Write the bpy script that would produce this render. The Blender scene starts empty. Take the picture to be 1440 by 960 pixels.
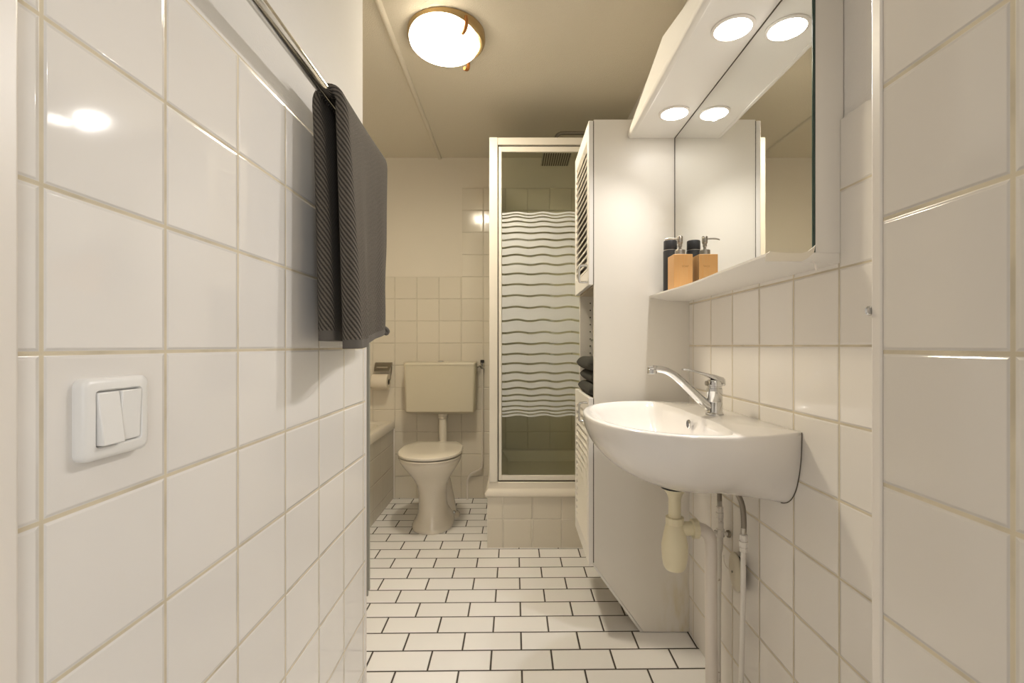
import bpy, bmesh, math, random
from mathutils import Vector, Matrix
random.seed(7)
S = bpy.context.scene
COL = S.collection
PI = math.pi

# ------------------------------------------------------------------ camera, exposure, lights
EXPOSURE = 1.04
SPOT = 11.0           # radiance of the two mirror spots
LAMP = 104.0            # radiance of the ceiling lamp's opal dish
HALL = 2.6           # power of the fill light added in the hall behind the camera
BEAM = 9.0           # power of each mirror spot's beam
SIDE_FILL = 5.5         # cool fill light added behind the camera on the right, no window there
WORLD = 0.10
cam_d = bpy.data.cameras.new('camera'); cam = bpy.data.objects.new('camera', cam_d); COL.objects.link(cam)
cam.location = (0, 0, 1.03); cam.rotation_euler = (PI/2, 0, 0)
cam_d.sensor_width = 36; cam_d.lens = 667/1440*36
cam_d.shift_x = -3/1440; cam_d.shift_y = 6/1440
cam_d.clip_start = 0.02
S.camera = cam
S.view_settings.view_transform = 'Standard'; S.view_settings.look = 'None'
S.view_settings.exposure = EXPOSURE; S.view_settings.gamma = 1; S.view_settings.use_curve_mapping = False
W = bpy.data.worlds.new('world'); S.world = W; W.use_nodes = True
W.node_tree.nodes['Background'].inputs[0].default_value = (1, .96, .9, 1)
W.node_tree.nodes['Background'].inputs[1].default_value = WORLD
def area(name, loc, rot, size, power, color):
    d = bpy.data.lights.new(name, 'AREA'); d.shape = 'SQUARE'; d.size = size; d.energy = power; d.color = color
    o = bpy.data.objects.new(name, d); COL.objects.link(o); o.location = loc; o.rotation_euler = rot
    return o
area('hall_fill_light', (0, -.75, 2.27), (0, 0, 0), .5, HALL, (1, .93, .85))  # unseen fill light added behind the camera, stands in for ambient light

side_fill = area('side_fill_light', (.74, -1.40, 1.25), (PI/2, 0, 0), .5, SIDE_FILL, (.93, .97, 1))  # unseen cool fill panel added to brighten the near left wall
side_fill.data.shape = 'RECTANGLE'; side_fill.data.size = .52; side_fill.data.size_y = 1.3; side_fill.rotation_euler = (-PI/2, 0, PI)
# ------------------------------------------------------------------ materials
def new_mat(name):
    m = bpy.data.materials.new(name); m.use_nodes = True
    nt = m.node_tree; return m, nt, nt.nodes['Principled BSDF']
def mat(name, col, rough=.4, metal=0, spec=.5, emit=None, estr=0, coat=0, noise=None, bump=None, trans=0, sheen=0):
    """noise=(scale, colour2, low, high)   bump=(scale, strength, distance)"""
    m, nt, b = new_mat(name)
    b.inputs['Base Color'].default_value = (*col, 1); b.inputs['Roughness'].default_value = rough
    b.inputs['Metallic'].default_value = metal; b.inputs['Specular IOR Level'].default_value = spec
    if coat: b.inputs['Coat Weight'].default_value = coat; b.inputs['Coat Roughness'].default_value = .05
    if sheen: b.inputs['Sheen Weight'].default_value = sheen; b.inputs['Sheen Roughness'].default_value = .5
    if emit: b.inputs['Emission Color'].default_value = (*emit, 1); b.inputs['Emission Strength'].default_value = estr
    if noise or bump:
        tc = nt.nodes.new('ShaderNodeNewGeometry')
    if noise:
        n = nt.nodes.new('ShaderNodeTexNoise'); n.inputs['Scale'].default_value = noise[0]; n.inputs['Detail'].default_value = 5
        nt.links.new(tc.outputs['Position'], n.inputs['Vector'])
        r = nt.nodes.new('ShaderNodeMapRange'); r.inputs[1].default_value = noise[2]; r.inputs[2].default_value = noise[3]
        nt.links.new(n.outputs['Fac'], r.inputs[0])
        x = nt.nodes.new('ShaderNodeMix'); x.data_type = 'RGBA'
        x.inputs[6].default_value = (*col, 1); x.inputs[7].default_value = (*noise[1], 1)
        nt.links.new(r.outputs[0], x.inputs[0]); nt.links.new(x.outputs[2], b.inputs['Base Color'])
    if bump:
        n = nt.nodes.new('ShaderNodeTexNoise'); n.inputs['Scale'].default_value = bump[0]; n.inputs['Detail'].default_value = 3
        nt.links.new(tc.outputs['Position'], n.inputs['Vector'])
        u = nt.nodes.new('ShaderNodeBump'); u.inputs['Strength'].default_value = bump[1]; u.inputs['Distance'].default_value = bump[2]
        nt.links.new(n.outputs['Fac'], u.inputs['Height']); nt.links.new(u.outputs['Normal'], b.inputs['Normal'])
    return m
class NT:
    """tiny math-node writer"""
    def __init__(s, nt): s.nt = nt
    def m(s, op, a, b=None, c=None):
        n = s.nt.nodes.new('ShaderNodeMath'); n.operation = op
        for i, v in enumerate((a, b, c)):
            if v is None: continue
            if isinstance(v, (int, float)): n.inputs[i].default_value = v
            else: s.nt.links.new(v, n.inputs[i])
        return n.outputs[0]
    def mix(s, f, a, b):
        n = s.nt.nodes.new('ShaderNodeMix'); n.data_type = 'RGBA'
        s.nt.links.new(f, n.inputs[0])
        for i, v in ((6, a), (7, b)):
            if isinstance(v, tuple): n.inputs[i].default_value = (*v, 1)
            else: s.nt.links.new(v, n.inputs[i])
        return n.outputs[2]
    def smooth(s, v, lo, hi, a=0., b=1.):
        n = s.nt.nodes.new('ShaderNodeMapRange'); n.interpolation_type = 'SMOOTHSTEP'
        s.nt.links.new(v, n.inputs[0]); n.inputs[1].default_value = lo; n.inputs[2].default_value = hi
        n.inputs[3].default_value = a; n.inputs[4].default_value = b
        return n.outputs[0]
def tile_mat(name, axes, su, sv, ou, ov, grout_w, col, grout, rough=.1, shear=0, pivot=0, brick=False, round_=.0035,
             tilt=.0008, vary=.03, wav=.0011, wav_scale=8):
    m, nt, b = new_mat(name); N = NT(nt)
    g = nt.nodes.new('ShaderNodeNewGeometry'); sp = nt.nodes.new('ShaderNodeSeparateXYZ')
    nt.links.new(g.outputs['Position'], sp.inputs[0])
    u, v = sp.outputs[axes[0]], sp.outputs[axes[1]]
    if shear:
        v2 = N.m('SUBTRACT', v, N.m('MULTIPLY', N.m('SUBTRACT', u, pivot), shear)); v = v2
    v = N.m('DIVIDE', N.m('SUBTRACT', v, ov), sv); iv = N.m('FLOOR', v); fv = N.m('SUBTRACT', v, iv)
    u = N.m('DIVIDE', N.m('SUBTRACT', u, ou), su)
    if brick: u = N.m('ADD', u, N.m('MULTIPLY', N.m('MODULO', iv, 2), .5))
    iu = N.m('FLOOR', u); fu = N.m('SUBTRACT', u, iu)
    du = N.m('MULTIPLY', N.m('MINIMUM', fu, N.m('SUBTRACT', 1, fu)), su)
    dv = N.m('MULTIPLY', N.m('MINIMUM', fv, N.m('SUBTRACT', 1, fv)), sv)
    d = N.m('MINIMUM', du, dv)
    mask = N.smooth(d, grout_w*.38, grout_w*.62)
    hgt = N.m('MULTIPLY', N.smooth(d, grout_w*.4, grout_w*.5+round_), .0016)
    cv = nt.nodes.new('ShaderNodeCombineXYZ'); nt.links.new(iu, cv.inputs[0]); nt.links.new(iv, cv.inputs[1])
    wn = nt.nodes.new('ShaderNodeTexWhiteNoise'); wn.noise_dimensions = '3D'; nt.links.new(cv.outputs[0], wn.inputs['Vector'])
    sc = nt.nodes.new('ShaderNodeSeparateColor'); nt.links.new(wn.outputs['Color'], sc.inputs[0])
    t1 = N.m('MULTIPLY', N.m('SUBTRACT', sc.outputs[0], .5), fu); t2 = N.m('MULTIPLY', N.m('SUBTRACT', sc.outputs[1], .5), fv)
    hgt = N.m('ADD', hgt, N.m('MULTIPLY', N.m('ADD', t1, t2), tilt*2))
    nz = nt.nodes.new('ShaderNodeTexNoise'); nz.inputs['Scale'].default_value = wav_scale; nz.inputs['Detail'].default_value = 1
    nt.links.new(g.outputs['Position'], nz.inputs['Vector'])
    hgt = N.m('ADD', hgt, N.m('MULTIPLY', nz.outputs['Fac'], wav))
    # grout: slightly dirty in places
    gz = nt.nodes.new('ShaderNodeTexNoise'); gz.inputs['Scale'].default_value = 14; gz.inputs['Detail'].default_value = 4
    nt.links.new(g.outputs['Position'], gz.inputs['Vector'])
    gcol = N.mix(N.smooth(gz.outputs['Fac'], .4, .7), grout, tuple(c*.8 for c in grout))
    tcol = N.mix(sc.outputs[2], tuple(min(1, c*(1+vary*.5)) for c in col), tuple(c*(1-vary) for c in col))
    nt.links.new(N.mix(mask, gcol, tcol), b.inputs['Base Color'])
    nt.links.new(N.m('ADD', N.m('MULTIPLY', mask, rough-.8), .8), b.inputs['Roughness'])
    bp = nt.nodes.new('ShaderNodeBump'); bp.inputs['Strength'].default_value = 1; bp.inputs['Distance'].default_value = 1
    nt.links.new(hgt, bp.inputs['Height']); nt.links.new(bp.outputs['Normal'], b.inputs['Normal'])
    return m
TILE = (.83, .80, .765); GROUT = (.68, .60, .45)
M = {}
M['tile_left'] = tile_mat('glazed tile left wall', (1, 2), .15, .15, .1213, .123, .0042, TILE, GROUT, .06)
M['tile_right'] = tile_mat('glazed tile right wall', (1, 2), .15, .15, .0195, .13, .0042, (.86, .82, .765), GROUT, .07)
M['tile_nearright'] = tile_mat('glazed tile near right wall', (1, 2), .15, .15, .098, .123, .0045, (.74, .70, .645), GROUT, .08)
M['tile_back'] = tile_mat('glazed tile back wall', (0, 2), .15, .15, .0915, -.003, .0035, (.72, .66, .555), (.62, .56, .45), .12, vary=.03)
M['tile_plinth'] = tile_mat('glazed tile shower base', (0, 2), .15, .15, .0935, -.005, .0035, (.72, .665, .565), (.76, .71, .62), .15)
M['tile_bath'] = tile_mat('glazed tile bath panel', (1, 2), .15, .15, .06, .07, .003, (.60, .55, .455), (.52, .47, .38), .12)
M['floor'] = tile_mat('floor tile', (0, 1), .2, .1, .0245, 0, .0055, (.855, .835, .82), (.055, .045, .035), .32,
                      shear=.014, pivot=-.466, brick=True, round_=.002, tilt=.0003, vary=.05, wav=.0002)
M['paint'] = mat('white wall paint', (.78, .76, .735), .9, spec=.08, bump=(260, .25, .002))
M['paint_back'] = mat('cream wall paint', (.76, .70, .60), .85, spec=.15, bump=(180, .25, .002))
M['ceiling'] = mat('ceiling plaster', (.78, .72, .61), .8, bump=(220, .6, .004))
M['hall'] = mat('hall paint', (.78, .75, .72), .7)
M['trim'] = mat('white trim', (.82, .77, .71), .35)
M['trimgrey'] = mat('grey green strip', (.30, .29, .24), .4)
M['melamine'] = mat('white melamine', (.83, .79, .715), .35, noise=(3.2, (.74, .68, .57), .58, .85))
M['melamine_edge'] = mat('white edge band', (.84, .81, .76), .4)
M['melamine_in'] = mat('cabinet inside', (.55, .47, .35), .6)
M['canopy'] = mat('white canopy', (.84, .81, .76), .6)
M['paint_right'] = mat('white paint right wall', (.85, .82, .78), .9, spec=.1, bump=(260, .25, .002))
M['ceramic'] = mat('white sanitary ceramic', (.83, .80, .765), .12, coat=.3)
M['ceramic_wc'] = mat('cream sanitary ceramic', (.78, .72, .62), .14, coat=.3)
M['cistern'] = mat('cream cistern plastic', (.64, .58, .45), .35)
M['chrome'] = mat('chrome', (.64, .64, .63), .07, metal=1)
M['steel'] = mat('brushed steel', (.55, .52, .47), .28, metal=1)
M['pumpsteel'] = mat('dark brushed pump steel', (.36, .33, .29), .3, metal=1)
M['darksteel'] = mat('dull dark steel', (.33, .30, .25), .35, metal=1)
M['braid'] = mat('braided steel hose', (.28, .25, .21), .4, metal=.8, bump=(900, .6, .001))
M['black'] = mat('black plastic', (.016, .015, .015), .35)
M['charcoal'] = mat('charcoal matt bottle', (.022, .022, .024), .42)
M['blackgasket'] = mat('black gasket', (.02, .02, .02), .6)
M['trap'] = mat('ivory trap plastic', (.80, .73, .52), .35)
M['pipe'] = mat('white pvc pipe', (.78, .72, .65), .35)
M['paintedpipe'] = mat('white painted pipe', (.80, .76, .70), .5, noise=(60, (.45, .38, .30), .66, .72))
M['switch'] = mat('white switch plastic', (.84, .83, .81), .3)
M['lampring'] = mat('brass lamp ring', (.42, .30, .14), .35, metal=.55)
M['copper'] = mat('copper lamp clip', (.40, .17, .05), .35, metal=.6)
M['opal'] = mat('opal lamp glass', (.9, .88, .82), .25, emit=(1, .89, .69), estr=LAMP)
def dish_emission():
    m = M['opal']; nt = m.node_tree; N = NT(nt); b = nt.nodes['Principled BSDF']
    tc = nt.nodes.new('ShaderNodeTexCoord'); sp = nt.nodes.new('ShaderNodeSeparateXYZ'); nt.links.new(tc.outputs['Object'], sp.inputs[0])
    r = N.m('SQRT', N.m('ADD', N.m('POWER', N.m('ADD', sp.outputs[0], .006), 2), N.m('POWER', N.m('ADD', sp.outputs[1], .025), 2)))
    nt.links.new(N.smooth(r, .03, .137, LAMP, 3.5), b.inputs['Emission Strength'])
M['spotlens'] = mat('lit spot lens', (.9, .9, .9), .3, emit=(1, .95, .90), estr=SPOT)
M['paper'] = mat('toilet paper', (.74, .66, .54), .9)
M['tray'] = mat('shower tray acrylic', (.78, .72, .62), .25)
M['frame'] = mat('cream enamelled frame', (.80, .75, .665), .35)
M['gap'] = mat('dark seal and gap shade', (.10, .085, .06), .6)  # dark colour for seals, holes and the shaded gap behind the plate
M['mirror'] = mat('mirror', (.86, .87, .85), .015, metal=1)
M['mirror_edge'] = mat('mirror glass edge', (.03, .06, .05), .15)
M['tape'] = mat('peeling edge tape', (.80, .74, .62), .5)

def glass_mat(name, tint, film=None):
    m = bpy.data.materials.new(name); m.use_nodes = True; nt = m.node_tree
    nt.nodes.remove(nt.nodes['Principled BSDF']); out = nt.nodes['Material Output']
    t = nt.nodes.new('ShaderNodeBsdfTransparent'); t.inputs[0].default_value = (*tint, 1)
    g = nt.nodes.new('ShaderNodeBsdfGlossy'); g.inputs['Roughness'].default_value = .03
    f = nt.nodes.new('ShaderNodeFresnel'); f.inputs[0].default_value = 1.22
    x = nt.nodes.new('ShaderNodeMixShader'); nt.links.new(f.outputs[0], x.inputs[0]); nt.links.new(t.outputs[0], x.inputs[1]); nt.links.new(g.outputs[0], x.inputs[2])
    o = x.outputs[0]
    if film:
        d = nt.nodes.new('ShaderNodeBsdfDiffuse'); d.inputs[0].default_value = (*film, 1)
        tr = nt.nodes.new('ShaderNodeBsdfTranslucent'); tr.inputs[0].default_value = (*film, 1)
        a = nt.nodes.new('ShaderNodeMixShader'); a.inputs[0].default_value = .3
        nt.links.new(d.outputs[0], a.inputs[1]); nt.links.new(tr.outputs[0], a.inputs[2])
        y = nt.nodes.new('ShaderNodeMixShader'); y.inputs[0].default_value = .78
        nt.links.new(t.outputs[0], y.inputs[1]); nt.links.new(a.outputs[0], y.inputs[2]); o = y.outputs[0]
    nt.links.new(o, out.inputs[0]); return m
M['glass'] = glass_mat('green shower glass', (.955, .975, .925))
M['film'] = glass_mat('frosted stripes', (.9, .92, .88), (.94, .96, .98))
M['clearglass'] = glass_mat('clear shelf glass', (.7, .74, .68))

def bamboo_mat():
    m, nt, b = new_mat('bamboo'); N = NT(nt)
    tc = nt.nodes.new('ShaderNodeTexCoord'); sp = nt.nodes.new('ShaderNodeSeparateXYZ'); nt.links.new(tc.outputs['Object'], sp.inputs[0])
    s = N.m('ADD', sp.outputs[0], sp.outputs[1])
    st = N.m('FLOOR', N.m('DIVIDE', s, .021)); wn = nt.nodes.new('ShaderNodeTexWhiteNoise'); wn.noise_dimensions = '1D'; nt.links.new(st, wn.inputs['W'])
    mp = nt.nodes.new('ShaderNodeMapping'); mp.inputs['Scale'].default_value = (400, 400, 12); nt.links.new(tc.outputs['Object'], mp.inputs[0])
    nz = nt.nodes.new('ShaderNodeTexNoise'); nz.inputs['Scale'].default_value = 1; nt.links.new(mp.outputs[0], nz.inputs['Vector'])
    base = N.mix(wn.outputs['Value'], (.56, .31, .115), (.68, .42, .19))
    nt.links.new(N.mix(N.smooth(nz.outputs['Fac'], .4, .75), base, (.58, .29, .09)), b.inputs['Base Color'])
    b.inputs['Roughness'].default_value = .45
    return m
M['bamboo'] = bamboo_mat()
dish_emission()
def stain(m):          # yellow rust stain low on the cabinet's side panel
    nt = m.node_tree; N = NT(nt); b = nt.nodes['Principled BSDF']; prev = b.inputs['Base Color'].links[0].from_socket
    g = nt.nodes.new('ShaderNodeNewGeometry'); sp = nt.nodes.new('ShaderNodeSeparateXYZ'); nt.links.new(g.outputs['Position'], sp.inputs[0])
    mp = nt.nodes.new('ShaderNodeMapping'); mp.inputs['Scale'].default_value = (30, 30, 9); nt.links.new(g.outputs['Position'], mp.inputs[0])
    nz = nt.nodes.new('ShaderNodeTexNoise'); nz.inputs['Scale'].default_value = 1; nz.inputs['Detail'].default_value = 4; nt.links.new(mp.outputs[0], nz.inputs['Vector'])
    f = N.m('MULTIPLY', N.smooth(N.m('SUBTRACT', .30, sp.outputs[2]), 0, .26), N.smooth(sp.outputs[0], .50, .60))
    nt.links.new(N.mix(N.m('MULTIPLY', f, N.smooth(nz.outputs['Fac'], .35, .75, 0, .8)), prev, (.62, .52, .26)), b.inputs['Base Color'])
stain(M['melamine'])
M['burn'] = mat('burnt lettering', (.33, .17, .05), .6)

def towel_mat(name, c1, c2, pitch=.0086, slope=.72, uv=True):
    m, nt, b = new_mat(name); N = NT(nt)
    tc = nt.nodes.new('ShaderNodeTexCoord'); sp = nt.nodes.new('ShaderNodeSeparateXYZ')
    nt.links.new(tc.outputs['UV' if uv else 'Object'], sp.inputs[0])
    a = N.m('ADD', sp.outputs[0], N.m('MULTIPLY', sp.outputs[1], slope))
    w = N.m('SINE', N.m('MULTIPLY', a, 2*PI/pitch))
    k = N.m('SINE', N.m('MULTIPLY', sp.outputs[1], 2*PI/.0032))
    nz = nt.nodes.new('ShaderNodeTexNoise'); nz.inputs['Scale'].default_value = 900; nz.inputs['Detail'].default_value = 2
    nt.links.new(tc.outputs['Object'], nz.inputs['Vector'])
    h = N.m('ADD', N.m('MULTIPLY', w, .5), N.m('ADD', N.m('MULTIPLY', k, .12), N.m('MULTIPLY', nz.outputs['Fac'], 1.1)))
    nt.links.new(N.mix(N.smooth(h, -.1, 1.1), c1, c2), b.inputs['Base Color'])
    b.inputs['Roughness'].default_value = .95; b.inputs['Specular IOR Level'].default_value = .1
    b.inputs['Sheen Weight'].default_value = .06; b.inputs['Sheen Roughness'].default_value = .6
    bp = nt.nodes.new('ShaderNodeBump'); bp.inputs['Strength'].default_value = .9; bp.inputs['Distance'].default_value = .0028
    nt.links.new(h, bp.inputs['Height']); nt.links.new(bp.outputs['Normal'], b.inputs['Normal'])
    return m
M['towel'] = towel_mat('charcoal ribbed towel', (.040, .036, .032), (.20, .172, .140))
M['hem'] = mat('towel hem', (.11, .098, .085), .9, bump=(700, .5, .001))
M['towel_fold'] = mat('dark grey folded towel', (.065, .062, .052), .95, bump=(500, .9, .003), noise=(300, (.035, .033, .028), .4, .7))

# ------------------------------------------------------------------ mesh helpers
class MB:
    def __init__(s): s.v = []; s.f = []; s.uv = None
    def add(s, vs, fs):
        o = len(s.v); s.v += [tuple(p) for p in vs]; s.f += [tuple(i+o for i in f) for f in fs]; return s
    def box(s, x0, x1, y0, y1, z0, z1):
        return s.add([(x, y, z) for x in (x0, x1) for y in (y0, y1) for z in (z0, z1)],
                     [(0, 1, 3, 2), (4, 6, 7, 5), (0, 4, 5, 1), (2, 3, 7, 6), (0, 2, 6, 4), (1, 5, 7, 3)])
    def prism(s, pts, axis, a, b):
        """polygon pts (2D) extruded along axis from a to b"""
        def P(p, t):
            l = list(p); l.insert(axis, t); return l
        n = len(pts)
        return s.add([P(p, a) for p in pts]+[P(p, b) for p in pts],
                     [tuple(range(n))[::-1], tuple(range(n, 2*n))]+[(i, (i+1) % n, n+(i+1) % n, n+i) for i in range(n)])
    def loft(s, rings, cap0=True, cap1=True, closed=True):
        n = len(rings[0]); vs = [p for r in rings for p in r]; fs = []
        for k in range(len(rings)-1):
            for i in range(n if closed else n-1):
                j = (i+1) % n
                fs.append((k*n+i, k*n+j, (k+1)*n+j, (k+1)*n+i))
        if cap0: fs.append(tuple(range(n))[::-1])
        if cap1: fs.append(tuple((len(rings)-1)*n+i for i in range(n)))
        return s.add(vs, fs)
    def lathe(s, prof, c, axis=2, n=32, cap0=True, cap1=True):
        """prof = [(r, h)], revolved about axis through c"""
        rings = []
        for r, h in prof:
            ring = []
            for i in range(n):
                a = 2*PI*i/n; p = [r*math.cos(a), r*math.sin(a)]; p.insert(axis, h)
                ring.append((c[0]+p[0], c[1]+p[1], c[2]+p[2]))
            rings.append(ring)
        return s.loft(rings, cap0, cap1)
    def tube(s, pts, r, n=12, smooth=0, caps=True):
        pts = [Vector(p) for p in pts]
        if smooth:
            P = [pts[0]*2-pts[1]]+pts+[pts[-1]*2-pts[-2]]; out = []
            for i in range(1, len(P)-2):
                for k in range(smooth):
                    t = k/smooth; a, b, c, d = P[i-1], P[i], P[i+1], P[i+2]
                    out.append(.5*((2*b)+(c-a)*t+(2*a-5*b+4*c-d)*t*t+(3*b-a-3*c+d)*t**3))
            out.append(pts[-1]); pts = out
        R = r if callable(r) else (lambda t: r)
        rings = []; nrm = None
        for i, p in enumerate(pts):
            T = (pts[min(i+1, len(pts)-1)]-pts[max(i-1, 0)]).normalized()
            if nrm is None: nrm = T.orthogonal().normalized()
            nrm = (nrm-T*nrm.dot(T)).normalized(); bn = T.cross(nrm); rr = R(i/(len(pts)-1))
            rings.append([tuple(p+nrm*rr*math.cos(2*PI*k/n)+bn*rr*math.sin(2*PI*k/n)) for k in range(n)])
        return s.loft(rings, caps, caps)
    def build(s, name, m, parent=None, smooth=None, bevel=0, seg=2, subsurf=0):
        off = Vector(parent_origin(parent))
        me = bpy.data.meshes.new(name); me.from_pydata([tuple(Vector(p)-off) for p in s.v], [], s.f)
        bm = bmesh.new(); bm.from_mesh(me); bmesh.ops.recalc_face_normals(bm, faces=bm.faces); bm.to_mesh(me); bm.free()
        me.materials.append(M[m] if isinstance(m, str) else m)
        o = bpy.data.objects.new(name, me); COL.objects.link(o)
        if smooth is not None:
            for p in me.polygons: p.use_smooth = True
            if smooth < 180: me.set_sharp_from_angle(angle=math.radians(smooth))
        if bevel:
            md = o.modifiers.new('bevel', 'BEVEL'); md.width = bevel; md.segments = seg; md.limit_method = 'ANGLE'; md.angle_limit = math.radians(40)
            for p in me.polygons: p.use_smooth = True
            me.set_sharp_from_angle(angle=math.radians(50)) if smooth is None else None
            md.harden_normals = False
        if subsurf:
            md = o.modifiers.new('sub', 'SUBSURF'); md.levels = subsurf; md.render_levels = subsurf
        if parent is not None: o.parent = parent
        return o
ORIG = {}
def parent_origin(p):
    t = Vector((0, 0, 0))
    while p is not None: t = t+Vector(p.location); p = p.parent
    return t
def tag(o, label, cat, group=None, kind=None):
    if label: o['label'] = label
    if cat: o['category'] = cat
    if group: o['group'] = group
    if kind: o['kind'] = kind
    return o
def thing(name, label, cat, loc, group=None):
    o = bpy.data.objects.new(name, None); COL.objects.link(o); o.location = loc; o.empty_display_size = .05
    return tag(o, label, cat, group)
def struct(o, label=None, cat=None):
    o['kind'] = 'structure'
    if label: tag(o, label, cat)
    return o
def dup(root, loc, label):
    r = root.copy(); COL.objects.link(r); r.location = loc; r['label'] = label
    for ch in list(root.children):
        c = ch.copy(); COL.objects.link(c); c.parent = r
        for g in ch.children:
            d = g.copy(); COL.objects.link(d); d.parent = c
    return r
def lerp(a, b, t): return a+(b-a)*t
def interp(tab, x):
    if x <= tab[0][0]: return tab[0][1]
    for (a, va), (b, vb) in zip(tab, tab[1:]):
        if x <= b: return va+(vb-va)*(x-a)/(b-a)
    return tab[-1][1]
def B(*a): return MB().box(*a)

# ------------------------------------------------------------------ the room
XL, XR, YB, ZC = -.42, .63, 3.21, 2.305
struct(B(-1.62, 1.35, -1.45, 3.35, -.1, 0).build('floor', 'floor'), 'white oblong floor tiles with dark joints laid in brick bond', 'floor')
struct(B(-1.62, 1.35, -1.45, 3.35, ZC, ZC+.1).build('ceiling', 'ceiling'), 'beige plastered bathroom ceiling', 'ceiling')
o = struct(B(-.53, -.428, -.1, 1.340, 0, ZC).build('wall_left', 'paint'), 'left wall, white tiles below and white paint above', 'wall')
B(-.428, XL, -.1, 1.337, 0, 1.4735).build('tile_cladding', 'tile_left', o)
struct(B(-1.62, -.53, 1.24, 1.34, 0, ZC).build('wall_front_left', 'paint_back'), 'painted wall at the near end of the bath', 'wall')
struct(B(-1.62, -1.52, 1.34, YB, 0, ZC).build('wall_far_left', 'paint_back'), 'painted wall along the far side of the bath', 'wall')
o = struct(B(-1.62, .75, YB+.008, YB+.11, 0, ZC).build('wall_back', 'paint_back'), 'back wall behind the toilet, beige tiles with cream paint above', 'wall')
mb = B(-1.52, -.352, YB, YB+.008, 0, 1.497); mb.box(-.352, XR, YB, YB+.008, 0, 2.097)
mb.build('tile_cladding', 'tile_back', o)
o = struct(B(XR+.008, XR+.12, .45, YB, 0, ZC).build('wall_right', 'paint_right'), 'right wall behind the washbasin, white tiles and paint', 'wall')
mb = B(XR, XR+.008, .55, 2.43, 0, 1.466); mb.box(XR, XR+.008, 2.43, YB, 0, 2.097); mb.build('tile_cladding', 'tile_right', o)
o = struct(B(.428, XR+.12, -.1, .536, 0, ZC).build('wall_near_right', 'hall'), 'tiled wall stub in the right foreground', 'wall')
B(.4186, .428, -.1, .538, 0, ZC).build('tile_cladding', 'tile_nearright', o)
# hall behind the camera
struct(B(-1.3, -1.2, -1.45, -.1, 0, ZC).build('wall_hall_left', 'hall'))
struct(B(1.2, 1.3, -1.45, -.1, 0, ZC).build('wall_hall_right', 'hall'))
struct(B(-1.3, 1.3, -1.55, -1.45, 0, ZC).build('wall_hall_back', 'hall'))
struct(B(-1.3, -.53, -.1, 0, 0, ZC).build('wall_hall_front_left', 'hall'))
struct(B(XR+.12, 1.3, -.1, 0, 0, ZC).build('wall_hall_front_right', 'hall'))
# trims
mb = MB().prism([(.4165, .5385), (.4165, .5535), (.432, .5535), (.432, .5385)], 2, 0, ZC)
struct(mb.build('trim_1', 'trim', bevel=.002), 'white upright corner trim of the right foreground wall', 'trim')
struct(B(XL, XL+.011, .32, .3925, 0, ZC).build('trim_2', 'trim', bevel=.003), 'white upright casing at the left picture edge', 'trim')
struct(B(XL-.006, XL+.0015, 1.3372, 1.3475, 0, 1.4735).build('trim_3', 'trim', bevel=.002), 'white corner trim at the end of the left tiled wall', 'trim')
mb = MB(); prof = [(-.504+.013*math.cos(a), ZC-.014*math.sin(a)) for a in [PI*i/8 for i in range(9)]]
mb.prism(prof, 1, 1.34, YB+.008)
struct(mb.build('trim_4', 'ceiling', smooth=40), 'half round batten running along the ceiling', 'trim')
mb = MB().prism([(XL-.004, 1.3475), (XL+.0085, 1.3475), (XL+.0085, 1.356), (XL-.004, 1.356)], 2, .335, 1.50)
mb.prism([(XL-.004, 1.3475), (XL+.004, 1.3475), (XL+.004, 1.356), (XL-.004, 1.356)], 2, .318, .335)
tag(mb.build('edge_strip', 'trimgrey', bevel=.001), 'thin grey strip at the end of left tiled wall, stopping short of the floor', 'strip')
t = thing('screw', 'small shiny screw head on the white trim at right', 'screw', (.4165, .5545, 1.071))
MB().lathe([(.0045, 0), (.006, .002), (.0035, .004)], (.4165, .5535, 1.071), axis=1, n=16).build('screw_head', 'chrome', t, smooth=40)
MB().lathe([(.003, 0), (.003, -.002)], (.4195, .5575, 1.071), axis=1, n=12).build('screw_slot', 'black', t, smooth=40)

# ------------------------------------------------------------------ left wall: switch, rail, towel
def rrect(cx, cy, hx, hy, r, n=6):
    out = []
    for (sx, sy, a0) in ((1, 1, 0), (-1, 1, PI/2), (-1, -1, PI), (1, -1, 1.5*PI)):
        for k in range(n+1):
            a = a0+PI/2*k/n; out.append((cx+sx*(hx-r)+r*math.cos(a), cy+sy*(hy-r)+r*math.sin(a)))
    return out
t = thing('light_switch', 'white double rocker light switch on left tiled wall', 'switch', (XL, .491, .958))
cy, cz = .491, .9575
rings = []
for x, h, r in ((0, .0405, .008), (.0075, .0405, .008), (.0105, .039, .008), (.012, .0355, .007), (.0125, .029, .005), (.0105, .0275, .004), (.006, .0272, .004)):
    rings.append([(XL+x, p, q) for p, q in rrect(cy, cz, h, h, r)])
MB().loft(rings).build('switch_frame', 'switch', t, smooth=50)
for sgn, tilt in ((-1, 1), (1, 0)):
    y0, y1 = (cy-.0262, cy-.0006) if sgn < 0 else (cy+.0006, cy+.0262)
    xb, xt = (XL+.0185, XL+.0125) if tilt else (XL+.0125, XL+.0145)
    mb = MB().prism([(XL+.005, cz-.0262), (xb, cz-.0262), (xt, cz+.0262), (XL+.005, cz+.0262)], 1, y0, y1)
    mb.build('rocker', 'switch', t, bevel=.0012)
t = thing('towel_rail', 'round chrome towel rail fixed along the upper left wall', 'rail', (-.364, .5, 1.518))
RX, RZ = -.364, 1.518
MB().tube([(RX, .42, RZ), (RX, 1.305, RZ)], .0118, 24).build('rail', 'chrome', t, smooth=50)
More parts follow.
